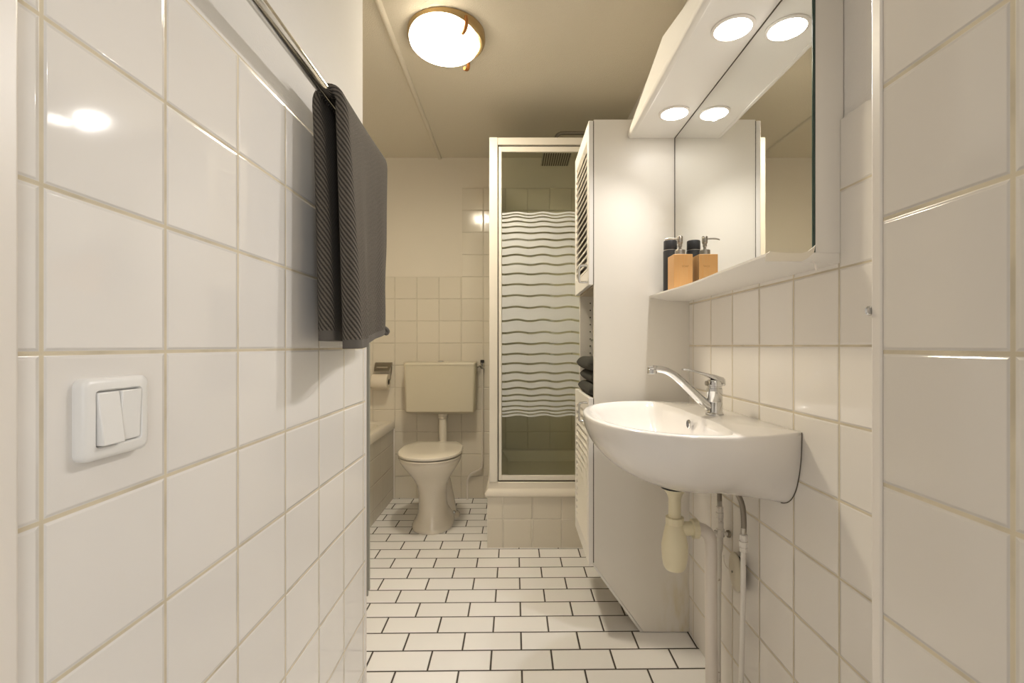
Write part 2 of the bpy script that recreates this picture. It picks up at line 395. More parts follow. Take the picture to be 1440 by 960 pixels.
for y in (.45, 1.298):
    mb = MB().tube([(RX, y, RZ), (-.428, y, RZ)], .006, 14); mb.lathe([(.018, 0), (.018, .006), (.012, .008)], (-.428, y, RZ), axis=0, n=20)
    mb.build('bracket', 'chrome', t, smooth=50)

def make_towel():
    t = thing('towel', 'charcoal ribbed towel folded over the chrome rail on left wall', 'towel', (RX, 1.08, RZ))
    # rows of the drape, front hem -> over the rail -> back hem: x near, x far, z, half thickness near, far, front weight
    rows = []
    zf, zb = 1.024, 1.040
    NF = 26
    for k in range(NF):
        q = k/(NF-1); q = q**1.3
        rows.append((lerp(-.3165, -.3375, q**1.2), lerp(-.350, -.3415, q), lerp(zf, 1.497, q), lerp(.0215, .0125, q**1.5), lerp(.0075, .0055, q), 1-q))
    for k in range(1, 14):
        a = PI*k/14
        rows.append((RX+.0235*math.cos(a)+.002, RX+.0200*math.cos(a)+.002, 1.505+.0280*math.sin(a), lerp(.0095, .0085, k/14), .0055, 0))
    for k in range(22):
        q = (k/21)**.9
        rows.append((lerp(-.3855, -.3665, q**.7), lerp(-.380, -.388, q), lerp(1.497, zb, q), lerp(.0085, .0185, q**.6), .006, -q))
    y0, y1 = .918, 1.265
    n_ = 46
    L = [0]
    for a, b in zip(rows, rows[1:]): L.append(L[-1]+math.hypot(a[0]-b[0], a[2]-b[2]))
    rings = []; uvs = []
    for i, (xn, xf, z, hn, hf, w) in enumerate(rows):
        a, b = rows[max(0, i-1)], rows[min(len(rows)-1, i+1)]
        tx, tz = b[0]-a[0], b[2]-a[2]; l = math.hypot(tx, tz); nx, nz = tz/l, -tx/l
        ring = []; hem = max(0, 1-(min(L[i], 9)/.016)) if w > 0 else 0
        for k in range(n_*2):
            outer = k < n_; q = (k/(n_-1)) if outer else 1-((k-n_)/(n_-1))
            qq = .5-.5*math.cos(PI*q); qq = qq**1.25
            h = lerp(hn, hf, min(1, (qq/.55))**.8)
            R = h/(y1-y0)                                     # round near edge, radius = half thickness
            e = math.sqrt(max(0, 1-(1-min(1, qq/R))**2)); e *= min(1, math.sqrt((1-qq)/.016)) if qq < 1 else 0
            wave = 0
            if w > 0: wave = w*(.0045*math.sin(9*qq+.2)+.0022*math.sin(21*qq+2+w))*min(1, qq*5)
            elif w < 0: wave = -w*.003*math.sin(8*qq)*min(1, qq*5)
            d = (h*e if outer else -h*e)+wave
            x = lerp(xn, xf, min(1, qq*1.05)**.9)+nx*d; zz = z+nz*d
            if w > 0: zz += .042*qq**1.5*w**3
            ring.append((max(x, -.4165), lerp(y0, y1, qq)+(.006*w*math.sin(5*zz*6) if (w > 0 and qq > .9) else 0), zz))
        u = [0]*(2*n_)
        for k in range(1, n_): u[k] = u[k-1]+math.dist(ring[k], ring[k-1])
        for k in range(2*n_-2, n_-1, -1): u[k] = u[k+1]-math.dist(ring[k], ring[k+1])
        rings.append(ring); uvs.append([(p, L[i]) for p in u])
    def part(name, r0, r1, m):
        o = MB().loft(rings[r0:r1+1]).build(name, m, t, smooth=70)
        uvl = o.data.uv_layers.new(name='UVMap'); n = n_*2
        for p in o.data.polygons:
            for li in p.loop_indices:
                vi = o.data.loops[li].vertex_index; uvl.data[li].uv = uvs[r0+vi//n][vi % n]
        return o
    hf = 2
    part('cloth', hf, len(rows)-2, 'towel')
    part('hem', 0, hf, 'hem'); part('hem', len(rows)-2, len(rows)-1, 'hem')
    MB().tube([(-.345, 1.262, 1.078), (-.340, 1.266, 1.074), (-.337, 1.268, 1.068), (-.341, 1.266, 1.062), (-.346, 1.262, 1.066)], .005, 8, smooth=4).build('hanging_loop', 'hem', t, smooth=60)
make_towel()

# ------------------------------------------------------------------ ceiling lamp
LX, LY = -.276, 1.937
t = thing('ceiling_lamp', 'round opal glass ceiling lamp with brass ring, switched on', 'lamp', (LX, LY, ZC))
mb = MB().lathe([(.150, 0), (.157, -.004), (.158, -.024), (.154, -.036), (.146, -.043), (.138, -.042), (.134, -.036)], (LX, LY, ZC), n=64, cap1=False)
mb.build('ring', 'lampring', t, smooth=40)
pr = [(.136, .012), (.1385, .004), (.1395, -.002), (.138, -.009)]+[(.138*math.cos(a), -.009-.030*math.sin(a)) for a in [PI/2*i/12 for i in range(1, 12)]]+[(.004, -.039)]
mb = MB().lathe(pr, (0, 0, 0), n=64, cap0=False)
R_ = Matrix.Rotation(math.radians(-4.5), 3, 'X') @ Matrix.Rotation(math.radians(2), 3, 'Y')
mb.v = [tuple(R_ @ Vector(p)+Vector((LX-.006, LY-.025, ZC-.047))) for p in mb.v]
mb.build('glass_dish', 'opal', t, smooth=180)
for ang in (-54, 62):
    a = math.radians(ang); c, s_ = math.cos(a), math.sin(a); dz = -.003*s_
    mb = MB().tube([(LX+r*c, LY+r*s_, ZC+z+dz) for r, z in ((.157, -.022), (.161, -.042), (.157, -.060), (.146, -.070), (.130, -.072))], .0075, 12, smooth=5)
    mb.build('clip', 'copper', t, smooth=60)

# ------------------------------------------------------------------ shower
SX0, SY0 = -.137, 2.42
t = thing('shower_cabin', 'shower cabin with wave striped glass door on tiled base', 'shower', (.25, 2.8, 0))
mb = MB().prism([(SX0, SY0), (XR, SY0), (XR, YB), (SX0, YB)], 2, 0, .258)
mb.build('tiled_base', 'tile_plinth', t)
mb = MB()
outr = lambda e, z: [(x, y, z) for x, y in ((SX0-e, SY0-e), (XR, SY0-e), (XR, YB), (SX0-e, YB))]
inr = lambda e, z: [(x, y, z) for x, y in ((SX0+e, SY0+e), (XR-e, SY0+e), (XR-e, YB-e), (SX0+e, YB-e))]
mb.loft([outr(.003, .258), outr(.012, .264), outr(.012, .280), outr(.004, .292), outr(-.003, .300), outr(-.003, .334), inr(.06, .334), inr(.075, .315), inr(.10, .275)])
mb.build('tray', 'tray', t, bevel=.004)
fr = MB()
fr.box(-.127, -.084, SY0-.004, SY0+.03, .334, 2.093)          # left post
fr.box(-.084, .628, SY0, SY0+.03, 2.056, 2.093)               # header
fr.box(.59, .628, SY0, SY0+.03, .334, 2.056)
fr.build('frame', 'frame', t, bevel=.003)
f2 = MB(); f2.box(-.0795, -.064, SY0+.006, SY0+.026, .342, 2.049); f2.box(-.064, .585, SY0+.006, SY0+.026, 2.022, 2.049)
f2.box(-.064, .585, SY0+.006, SY0+.026, .342, .367); f2.box(.565, .585, SY0+.006, SY0+.026, .367, 2.022)
f2.build('door_frame', 'frame', t, bevel=.002)
gp = MB(); gp.box(-.0838, -.0797, SY0+.012, SY0+.026, .336, 2.0555); gp.box(-.0797, .585, SY0+.012, SY0+.026, 2.0495, 2.0555); gp.box(-.08, .585, SY0+.01, SY0+.026, .3345, .3415)
gp.build('seal', 'gap', t)
gl = B(-.0638, .5648, SY0+.014, SY0+.019, .3672, 2.0218).build('glass_panel', 'glass', t)
ys = [298.4, 301.8, 306, 312, 319, 327.5, 337, 347.5, 359, 371.5, 385, 400, 415.6, 432, 450.3, 467.4, 483, 497.7, 511, 524, 535.6, 546, 555.5, 563.4, 571, 577, 581.4, 585]
zs = [1.03+(486-y)/667*2.434 for y in ys]
mb = MB(); NX = 90
for i in range(len(zs)-1):
    hw0 = .0 if i == 0 else lerp(.0028, .0052, min(1, min(i, len(zs)-1-i)/6))
    hw1 = .0 if i == len(zs)-2 else lerp(.0028, .0052, min(1, min(i+1, len(zs)-2-i)/6))
    vs = []
    for k in range(NX+1):
        x = lerp(-.0636, .5646, k/NX)
        w0 = .0045*math.sin(2*PI*x/.135+.9+.25*math.sin(i*1.1))*(.8+.2*math.sin(i))
        w1 = .0045*math.sin(2*PI*x/.135+.9+.25*math.sin((i+1)*1.1))*(.8+.2*math.sin(i+1))
        vs += [(x, SY0+.0134, zs[i]-hw0+w0), (x, SY0+.0134, zs[i+1]+hw1+w1)]
    mb.add(vs, [(2*k, 2*k+2, 2*k+3, 2*k+1) for k in range(NX)])
mb.build('frosted_stripes', 'film', gl)
sp_ = MB(); sp_.box(-.127, -.105, SY0+.03, SY0+.06, .334, 2.093); sp_.box(-.127, -.105, YB-.03, YB-.002, .334, 2.093)
sp_.box(-.127, -.105, SY0+.06, YB-.03, 2.056, 2.093); sp_.box(-.127, -.105, SY0+.06, YB-.03, .334, .37)
sp_.build('side_frame', 'frame', t, bevel=.002)
B(-.118, -.113, SY0+.06, YB-.03, .37, 2.056).build('side_glass', 'glass', t)

t = thing('rain_shower', 'square rain shower head on chrome arm inside the shower cabin', 'shower head', (XR, 2.69, 2.235))
hx, hy, hz = .237, 2.69, 2.086
pts = [(XR, hy, 2.235), (.30, hy, 2.235), (.262, hy, 2.233), (.243, hy, 2.22), (.237, hy, 2.195), (.237, hy, 2.10)]
mb = MB().tube(pts, .010, 14, smooth=6); mb.lathe([(.028, 0), (.028, -.006), (.012, -.012)], (XR, hy, 2.235), axis=0, n=24)
mb.build('arm', 'pumpsteel', t, smooth=50)
hd = B(hx-.081, hx+.081, hy-.10, hy+.10, hz, hz+.010).build('head', 'steel', t, bevel=.003)
mb = MB()
for i in range(12):
    x = lerp(hx-.071, hx+.071, i/11); mb.box(x-.003, x+.003, hy-.09, hy+.09, hz-.0025, hz+.001)
mb.build('nozzle_rows', 'black', hd)

# ------------------------------------------------------------------ toilet and its neighbours
TX = -.468
t = thing('toilet', 'cream toilet with closed lid and wall hung cistern at the back wall', 'toilet', (TX, 2.75, 0))
def egg(cx, yf, yb, hw, hwb, z, n=48, p=2.2):
    """closed outline: front at yf, back at yb; widest where the two halves meet"""
    ym = lerp(yf, yb, .46); out = []
    for i in range(n):
        a = 2*PI*i/n; c, s_ = math.cos(a), math.sin(a)
        x = math.copysign(abs(c)**(2/p), c); y = math.copysign(abs(s_)**(2/p), s_)
        w = hw if s_ < 0 else lerp(hw, hwb, min(1, s_*1.2))
        out.append((cx+w*x, ym+(ym-yf)*y if s_ < 0 else ym+(yb-ym)*y, z))
    return out
tab = [(0, 2.585, 2.95, .117, .125), (.012, 2.585, 2.95, .117, .125), (.028, 2.592, 2.945, .110, .120), (.05, 2.607, 2.935, .096, .112), (.085, 2.618, 2.90, .083, .085), (.13, 2.620, 2.88, .078, .072),
       (.20, 2.612, 2.87, .078, .070), (.25, 2.596, 2.88, .086, .078), (.29, 2.568, 2.895, .106, .10), (.325, 2.535, 2.90, .128, .118), (.36, 2.500, 2.905, .150, .135), (.39, 2.474, 2.91, .166, .145), (.408, 2.462, 2.912, .172, .15), (.416, 2.466, 2.91, .170, .148)]
MB().loft([egg(TX, a, b, w, wb, z) for z, a, b, w, wb in tab]).build('pan', 'ceramic_wc', t, smooth=60)
MB().lathe([(.011, 0), (.011, .010), (.006, .015)], (TX+.108, 2.84, .030), n=16).build('floor_bolt', 'chrome', t, smooth=50)
mb = MB().tube([(TX+.015, 2.83, .33), (TX+.022, 2.86, .27), (TX+.038, 2.875, .19), (TX+.052, 2.88, .11), (TX+.060, 2.88, .05), (TX+.062, 2.88, .001)], lambda q: .050+.012*q**4, 22, smooth=5)
mb.loft([[(TX+.055+a*math.cos(2*PI*i/32), 2.875+b*math.sin(2*PI*i/32), z) for i in range(32)] for a, b, z in ((.085, .075, 0), (.085, .075, .014), (.076, .066, .024), (.05, .05, .03))])
mb.build('outlet_foot', 'ceramic_wc', t, smooth=60)
def lid_outline(z, e=0, yb=2.885):
    out = []; n = 40
    for i in range(n+1):
        a = PI+PI*i/n; out.append((TX+(.176-e)*math.copysign(abs(math.cos(a))**.9, math.cos(a)), 2.655+(2.655-2.447-e)*math.sin(a)*1.0, z))
    out += [(TX+.173-e, 2.76, z), (TX+.166-e, 2.785, z), (TX+.122-e, yb-e, z), (TX-.122+e, yb-e, z), (TX-.166+e, 2.785, z), (TX-.173+e, 2.76, z)]
    return out
MB().loft([lid_outline(.417, .006, 2.86), lid_outline(.419, .002, 2.86), lid_outline(.425, .002, 2.86), lid_outline(.4265, .010, 2.86)]).build('seat', 'ceramic_wc', t, smooth=50)
B(TX-.12, TX+.12, 2.84, 2.875, .416, .433).build('hinge', 'ceramic_wc', t, bevel=.004)
MB().loft([lid_outline(.4315, .008), lid_outline(.4335, .001), lid_outline(.444, 0), lid_outline(.449, .004), lid_outline(.453, .03), lid_outline(.455, .08)]).build('lid', 'ceramic_wc', t, smooth=40)
CX0, CX1 = -.711, -.248; cxm = (CX0+CX1)/2
def cis(z, hw, yf): return [(p, q, z) for p, q in rrect(cxm, (yf+YB)/2, hw, (YB-yf)/2, .018, 4)]
ci = MB().loft([cis(.588, .208, 3.085), cis(.600, .222, 3.058), cis(.606, .2235, 3.052), cis(.75, .227, 3.048), cis(.905, .2305, 3.044)]).build('cistern', 'cistern', t, smooth=40)
MB().loft([cis(.905, .2325, 3.041), cis(.915, .2325, 3.041), cis(.922, .230, 3.044), cis(.925, .222, 3.055)]).build('cistern_lid', 'cistern', ci, smooth=40)
MB().lathe([(.022, 0), (.022, .004), (.015, .008)], (TX-.012, 3.11, .925), n=24).build('flush_button', 'chrome', ci, smooth=40)
fp = MB().tube([(TX, 3.12, .59), (TX, 3.12, .40), (TX, 3.10, .34), (TX, 3.04, .315), (TX, 2.88, .31)], .026, 20, smooth=5).build('flush_pipe', 'ceramic_wc', t, smooth=60)
MB().lathe([(.030, .588), (.034, .585), (.034, .572), (.030, .568), (.032, .566), (.032, .555), (.026, .551)], (TX, 3.12, 0), n=24, cap0=False, cap1=False).build('collar', 'ceramic_wc', fp, smooth=40)

t = thing('supply_pipe', 'thin cream water pipe with chrome valve between cistern and shower', 'pipe', (-.215, 3.18, 0))
px = -.214; py = 3.185
MB().tube([(px, py, .90), (px, py, .40), (px, py, .245), (px-.012, py, .205), (px-.045, py, .185), (px-.08, py, .165), (px-.098, py, .13), (px-.10, py, .08), (px-.10, py, .0)], .0075, 12, smooth=5).build('pipe', 'pipe', t, smooth=60)
mb = MB().lathe([(.009, .875), (.014, .88), (.014, .897), (.010, .899), (.010, .905), (.013, .909), (.013, .918), (.008, .92)], (px, py, 0), n=16)
mb.tube([(px, py, .893), (CX1-.004, py-.02, .893)], .006, 12); mb.tube([(px, py, .893), (px, YB, .893)], .006, 10)
mb.lathe([(.011, 0), (.011, .012)], (CX1, py-.018, .893), axis=0, n=6)
mb.build('valve', 'chrome', t, smooth=40)
B(px-.012, px+.013, py-.014, py+.010, .916, .936).build('valve_handle', 'black', t, bevel=.003)

t = thing('toilet_roll_holder', 'dull steel toilet roll holder on the back wall left of cistern', 'holder', (-.88, YB, .88))
mb = MB().loft([[(x, y, z) for x, y, z in ((-.937, YB-.004, .918), (-.823, YB-.004, .918), (-.823, YB, .918), (-.937, YB, .918))],
               [(x, y, z) for x, y, z in ((-.937, YB-.022, .912), (-.823, YB-.022, .912), (-.823, YB, .905), (-.937, YB, .905))],
               [(x, y, z) for x, y, z in ((-.930, YB-.062, .862), (-.832, YB-.062, .862), (-.832, YB-.058, .860), (-.930, YB-.058, .860))]])
cv = mb.build('cover', 'darksteel', t, bevel=.0015)
B(-.918, -.845, YB-.0475, YB-.043, .882, .890).build('cover_slot', 'steel', cv)
MB().tube([(-.828, YB-.004, .89), (-.822, YB-.03, .86), (-.820, YB-.062, .825), (-.822, YB-.066, .808), (-.84, YB-.066, .803), (-.93, YB-.066, .803)], .0035, 10, smooth=4).build('arm', 'darksteel', t, smooth=60)
t = thing('toilet_roll', 'cream toilet paper roll hanging under the steel holder', 'toilet roll', (-.885, YB-.066, .795))
rc = (-.937, YB-.066, .79)
MB().lathe([(.019, 0), (.050, 0), (.0515, .002), (.0515, .103), (.050, .105), (.019, .105), (.019, 0)], rc, axis=0, n=36, cap0=False, cap1=False).build('paper', 'paper', t, smooth=40)
MB().lathe([(.0188, .001), (.0188, .106), (.0172, .106), (.0172, .001)], rc, axis=0, n=24, cap0=False, cap1=False).build('core', 'gap', t, smooth=40)

# bath
t = thing('bathtub', 'white bathtub with tiled side left of the toilet', 'bathtub', (-1.16, 2.28, 0))
bx0, bx1, by0, by1 = -1.52, -.808, 1.345, YB
def ring(e, z, r): return [(p, q, z) for p, q in rrect((bx0+bx1)/2, (by0+by1)/2, (bx1-bx0)/2-e, (by1-by0)/2-e, r, 8)]
MB().loft([ring(.010, .47, .006), ring(0.0005, .474, .006), ring(0.0005, .510, .008), ring(.008, .52, .012), ring(.058, .52, .06), ring(.068, .512, .09), ring(.09, .42, .12), ring(.13, .17, .16), ring(.17, .13, .16)], cap0=False).build('shell', 'tray', t, smooth=40)
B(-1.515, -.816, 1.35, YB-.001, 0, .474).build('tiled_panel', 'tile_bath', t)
B(-.8155, -.806, YB-.010, YB-.0005, 0, .47).build('corner_strip', 'trim', t, bevel=.002)

# ------------------------------------------------------------------ tall cabinet
CY0, CY1, CF = 1.7055, 2.085, .287
t = thing('tall_cabinet', 'tall white bathroom cabinet with louvred doors beside the washbasin', 'cabinet', (.45, 1.9, 0))
def side(y0, y1): return MB().prism([(CF, .246), (.465, .002), (XR, .002), (XR, 1.843), (CF, 1.843)], 1, y0, y1)
side(CY0, CY0+.016).build('side_panel', 'melamine', t, bevel=.0008)
sd = side(CY1-.016, CY1).build('side_panel', 'melamine', t, bevel=.0008)
for k in range(12): MB().lathe([(.0032, 0), (.0032, -.001)], (CF+.045, CY1-.016, 1.215-k*.031), axis=1, n=10).build('shelf_hole', 'gap', sd)
mb = MB()
d = Vector((.178, -.244)).normalized(); nrm = Vector((-d.y, d.x))*-1
p0, p1 = Vector((CF, .246)), Vector((.465, .002)); off = Vector((-.008, -.0058))
mb.prism([tuple(p0+Vector((0, -.001))), tuple(p1+Vector((-.001, 0))), tuple(p1+Vector((-.012, 0))), tuple(p0+Vector((0, -.014)))], 1, CY0, CY0+.02)
mb.build('edge_band', 'melamine_edge', t)
yi0, yi1 = CY0+.016, CY1-.016
def shelf(z0, z1, nm='shelf', m='melamine_in', xf=CF+.002): return B(xf, XR-.01, yi0, yi1, z0, z1).build(nm, m, t)
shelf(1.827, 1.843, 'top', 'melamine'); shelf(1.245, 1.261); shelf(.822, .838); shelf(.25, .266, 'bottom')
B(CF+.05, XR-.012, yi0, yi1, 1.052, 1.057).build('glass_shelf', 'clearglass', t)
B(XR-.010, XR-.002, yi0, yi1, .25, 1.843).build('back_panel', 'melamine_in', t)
def louvre_door(z0, z1, hz0, hz1, yfar):
    xf0, xf1 = CF-.019, CF-.003
    o = MB()
    y0, y1 = CY0-.001, yfar; st, rl = .040, .058
    o.box(xf0, xf1, y0, y0+st, z0, z1); o.box(xf0, xf1, y1-st, y1, z0, z1)
    o.box(xf0, xf1, y0+st, y1-st, z0, z0+rl); o.box(xf0, xf1, y0+st, y1-st, z1-rl, z1)
    dr = o.build('door', 'melamine_edge', t, bevel=.0015)
    n = round((z1-z0-2*rl)/.027); l = MB()
    for k in range(n):
        zc = z0+rl+(k+.5)*(z1-z0-2*rl)/n
        l.prism([(xf0-.001, zc-.013), (xf0+.004, zc-.013), (xf1+.001, zc+.009), (xf1-.004, zc+.009)], 1, y0+st-.002, y1-st+.002)
    l.build('louvres', 'melamine', dr)
    h = MB().tube([(xf0, y0+.022, hz1), (xf0-.024, y0+.022, hz1), (xf0-.031, y0+.022, hz1-.007), (xf0-.031, y0+.022, hz0+.007), (xf0-.024, y0+.022, hz0), (xf0, y0+.022, hz0)], .0042, 12, smooth=5)
    h.build('handle', 'chrome', dr, smooth=60)
louvre_door(1.249, 1.839, 1.262, 1.322, 2.083)
louvre_door(.240, .842, .757, .822, 2.083)
B(CF-.0032, CF+.0005, CY0+.0005, CY0+.006, .25, .84).build('door_gap', 'gap', t)  # dark strip filling the gap between door and side panel
B(CF-.0032, CF+.0005, CY0+.0005, CY0+.006, 1.25, 1.838).build('door_gap', 'gap', t)
# folded towels
def fold_towel(w, h, seed):
    rnd = random.Random(seed); rings = []
    n = 26
    for q in (0, .004, .012, .025, .045, .07, .10, .14, .22, .34, .48, .62, .76, .90, 1):
        x = lerp(-w/2, w/2, q)
        e = math.sqrt(max(0, 1-(1-q/.10)**2)) if q < .10 else 1
        sag = 0
        rings.append([(x, .155*(.97+.03*e)*math.copysign(abs(math.cos(a))**.35, math.cos(a)),
                       h/2+sag+(h/2)*max(.05, e)*math.copysign(abs(math.sin(a))**.7, math.sin(a))*(1+.04*math.sin(4*a+q*5+seed))) for a in [2*PI*i/n for i in range(n)]])
    return MB().loft(rings)
zt = .839
for k, (x, h, w, lb) in enumerate(((.405, .050, .26, 'bottom dark grey folded towel of the three in the cabinet niche'),
                                   (.408, .046, .25, 'middle dark grey folded towel, between two others in the cabinet niche'),
                                   (.404, .052, .27, 'topmost dark grey folded towel of the stack in the cabinet niche'))):
    o = fold_towel(w, h, k*1.7).build('folded_towel', 'towel_fold', smooth=180)
    o.location = (x, 1.895, zt); zt += h*1.0
    tag(o, lb, 'towel', 'folded towels in the cabinet niche')

# ------------------------------------------------------------------ mirror unit
t = thing('mirror_cabinet', 'white mirror unit with lit canopy and shelf above the washbasin', 'mirror', (XR, 1.31, 1.2))
MX, MY0, MY1 = .582, .917, 1.7045
B(MX, XR+.007, MY0, MY1, 1.209, 1.80).build('backboard', 'canopy', t, bevel=.001)
B(MX-.005, MX-.0004, MY0+.0015, MY1-.0005, 1.211, 1.7755).build('mirror_glass', 'mirror', t)
B(MX-.0055, MX-.0002, MY0-.0012, MY0+.0014, 1.2105, 1.776).build('mirror_edge', 'mirror_edge', t)
gp = B(MX-.0062, MX-.0049, MY0, MY1, 1.7738, 1.776); gp.box(MX-.0062, MX-.0049, MY1-.0022, MY1, 1.212, 1.776)
gp.build('mirror_joint', 'gap', t)
cn = B(.418, XR+.006, MY0, MY1, 1.776, 1.80).build('canopy', 'canopy', t)
mb = MB().prism([(.4165, 1.7745), (.426, 1.7745), (.4265, 1.785), (.4165, 1.801), (.411, 1.799), (.408, 1.788), (.411, 1.778)], 1, MY0, MY1)
mb.build('lip', 'canopy', cn, bevel=.001)
ym = 1.313
MB().prism([(MY0, 1.79), (MY1, 1.79), (MY1, 1.80), (ym, 1.886), (MY0, 1.80)], 0, .411, .424).build('pediment', 'canopy', cn, bevel=.001)
for y in (1.113, 1.519):
    ld = bpy.data.lights.new('spot_beam', 'SPOT'); ld.energy = BEAM; ld.color = (1, .96, .92); ld.spot_size = math.radians(138); ld.spot_blend = 1; ld.shadow_soft_size = .014
    lo = bpy.data.objects.new('spot_beam', ld); COL.objects.link(lo); lo.location = (.5135, y, 1.766)
    lo.rotation_euler = Vector((-.45, -.26 if y < 1.3 else -.32, -.84)).to_track_quat('-Z', 'Y').to_euler()
    sl = MB().lathe([(.048, .001), (.0485, -.003), (.045, -.0055), (.041, -.005)], (.5135, y, 1.776), n=40, cap0=False, cap1=False).build('spotlight', 'trim', cn, smooth=50)
    MB().lathe([(.041, -.002), (.041, -.0045), (.035, -.006)], (.5135, y, 1.776), n=40).build('lens', 'spotlens', sl, smooth=40)
# shelf with slightly sagging, chipped front edge
mb = MB(); rings = []
for k in range(25):
    q = k/24; y = lerp(MY0+.001, MY1, q)
    dz = -.003*math.sin(PI*q)+.0012*math.sin(9*q); xf = .488+.002*math.sin(5*q)
    fz = 1.203 if k else 1.2
    rings.append([(xf, y, 1.2085+dz), (xf+.004, y, 1.2095+dz), (XR+.006, y, 1.2088), (XR+.006, y, 1.190), (.56, y, 1.190+dz*.3), (xf+.02, y, lerp(1.196, 1.199, q)+dz), (xf, y, 1.2035+dz)])
mb.loft(rings)
sh = mb.build('shelf', 'canopy', t, smooth=30)
# loose edge tape at the near end, curling up at the mirror and torn at the front corner
tp = MB(); vs = []
prof = [(.486, 1.206, 0), (.492, 1.2115, .003), (.505, 1.2105, .001), (.53, 1.209, .0005), (.555, 1.2088, .001), (.566, 1.212, .003), (.573, 1.218, .006), (.577, 1.223, .008)]
for i, (x, z, f) in enumerate(prof):
    lo = 1.191 if x < .56 else lerp(1.191, 1.207, (x-.56)/.017)
    vs += [(x, MY0-.001-f, z), (x, MY0-.001-f*.4, lo+.002), (x, MY0+.0005-f*.4, lo+.002), (x, MY0+.0005-f, z)]
tp.loft([vs[i*4:i*4+4] for i in range(len(prof))])
tp.build('edge_tape', 'tape', sh, smooth=30)
MB().tube([(.575, MY0-.001, 1.193), (.580, MY0-.002, 1.189), (.5815, MY0-.003, 1.180), (.583, MY0-.003, 1.174)], .0016, 6, smooth=3).build('loose_thread', 'trim', sh)

# soap dispenser and bottle on the shelf
t = thing('soap_dispenser', 'square bamboo soap dispenser with steel pump on the mirror shelf', 'soap dispenser', (.537, 1.535, 1.2095))
B(.507, .567, 1.505, 1.565, 1.2085, 1.321).build('body', 'bamboo', t, bevel=.0012)
pc = (.537, 1.535, 0)
MB().lathe([(.0165, 1.319), (.0165, 1.337), (.0155, 1.339), (.006, 1.340)], pc, n=28).build('collar', 'pumpsteel', t, smooth=40)
mb = MB().lathe([(.0045, 1.338), (.0045, 1.350), (.0065, 1.351), (.0065, 1.360), (.0085, 1.362), (.009, 1.3825), (.008, 1.384)], pc, n=24)
mb.tube([(.532, 1.535, 1.3755), (.515, 1.535, 1.3765), (.500, 1.535, 1.376), (.489, 1.535, 1.3735)], .0026, 10, smooth=4)
mb.build('pump', 'pumpsteel', t, smooth=40)
cu = bpy.data.curves.new('lettering', 'FONT'); cu.body = 'SOAP'; cu.size = .0085; cu.align_x = 'CENTER'; cu.extrude = .0002
tmp = bpy.data.objects.new('lettering_curve', cu); COL.objects.link(tmp); bpy.context.view_layer.update()
me = bpy.data.meshes.new_from_object(tmp.evaluated_get(bpy.context.evaluated_depsgraph_get())); bpy.data.objects.remove(tmp)
fo = bpy.data.objects.new('lettering', me); COL.objects.link(fo); me.materials.clear(); me.materials.append(M['burn'])
fo.parent = t; fo.location = (.006, -.0301, .070); fo.rotation_euler = (PI/2, 0, 0)
t = thing('bottle', 'tall black matt bottle standing behind the bamboo soap dispenser', 'bottle', (.537, 1.631, 1.2095))
bc = (.537, 1.631, 0)
MB().lathe([(.021, 1.2085), (.0235, 1.211), (.0235, 1.352), (.0228, 1.3555), (.0215, 1.3565)], bc, n=36).build('body', 'charcoal', t, smooth=40)
MB().lathe([(.0222, 1.3565), (.0222, 1.3580)], bc, n=36).build('seam_ring', 'steel', t, smooth=40)
MB().lathe([(.0218, 1.358), (.0222, 1.359), (.0222, 1.387), (.021, 1.390), (.018, 1.3905)], bc, n=36).build('cap', 'charcoal', t, smooth=40)

# ------------------------------------------------------------------ washbasin
SYC = 1.302; ZR = .842; DEP = .192; SC = .50
def half_w(x):
    return interp([(.195, 0), (.1965, .04), (.201, .085), (.209, .125), (.222, .165), (.24, .204), (.262, .239), (.29, .270), (.325, .297), (.36, .313), (.40, .322), (.45, .325), (.50, .318), (.55, .302), (.59, .285), (.63, .264)], x)
def outline_outer():
    xs = [.195+(XR-.195)*(1-math.cos(PI/2*i/40)) for i in range(41)]
    a = [(x, SYC-half_w(x)) for x in xs]; b = [(x, SYC+half_w(x)) for x in xs]
    return a, b
def ray(poly, c, ang):
    """distance from c to polygon along ang"""
    dx, dy = math.cos(ang), math.sin(ang); best = 1e9
    for (x1, y1), (x2, y2) in zip(poly, poly[1:]+poly[:1]):
        ex, ey = x2-x1, y2-y1; den = dx*ey-dy*ex
        if abs(den) < 1e-12: continue
        s_ = ((x1-c[0])*ey-(y1-c[1])*ex)/den; u_ = ((x1-c[0])*dy-(y1-c[1])*dx)/den
        if s_ > 0 and -1e-6 <= u_ <= 1+1e-6: best = min(best, s_)
    return best
a_, b_ = outline_outer()
poly_o = a_+b_[::-1]
ci_ = (.385, SYC)
def inner_poly(e):
    pts = []
    for i in range(25):                       # front: follow the rim 2.4 cm inside
        pass
    for x, y in poly_o:
        dx, dy = x-ci_[0], y-ci_[1]; l = math.hypot(dx, dy); k = (l-.024-e)/l
        q = (ci_[0]+dx*k, ci_[1]+dy*k)
        if q[0] <= .462-e: pts.append(q)
    # back corners rounded by a shallow bow
    lo = min(pts, key=lambda p: (p[1] if p[0] > .40 else 9)); hi = max(pts, key=lambda p: (p[1] if p[0] > .40 else -9))
    pl = [p for p in pts if p[1] <= SYC]; ph = [p for p in pts if p[1] > SYC]
    pl.sort(key=lambda p: p[0]); ph.sort(key=lambda p: -p[0])
    back = []
    w = SYC-pl[-1][1]
    for i in range(1, 20):
        q = i/20; y = lerp(pl[-1][1], ph[0][1], q); back.append((.470-e+.026*(1-abs(2*q-1)**3.0), y))
    return pl+back+ph
poly_i = inner_poly(0)
NA = 128
angs = [2*PI*i/NA for i in range(NA)]
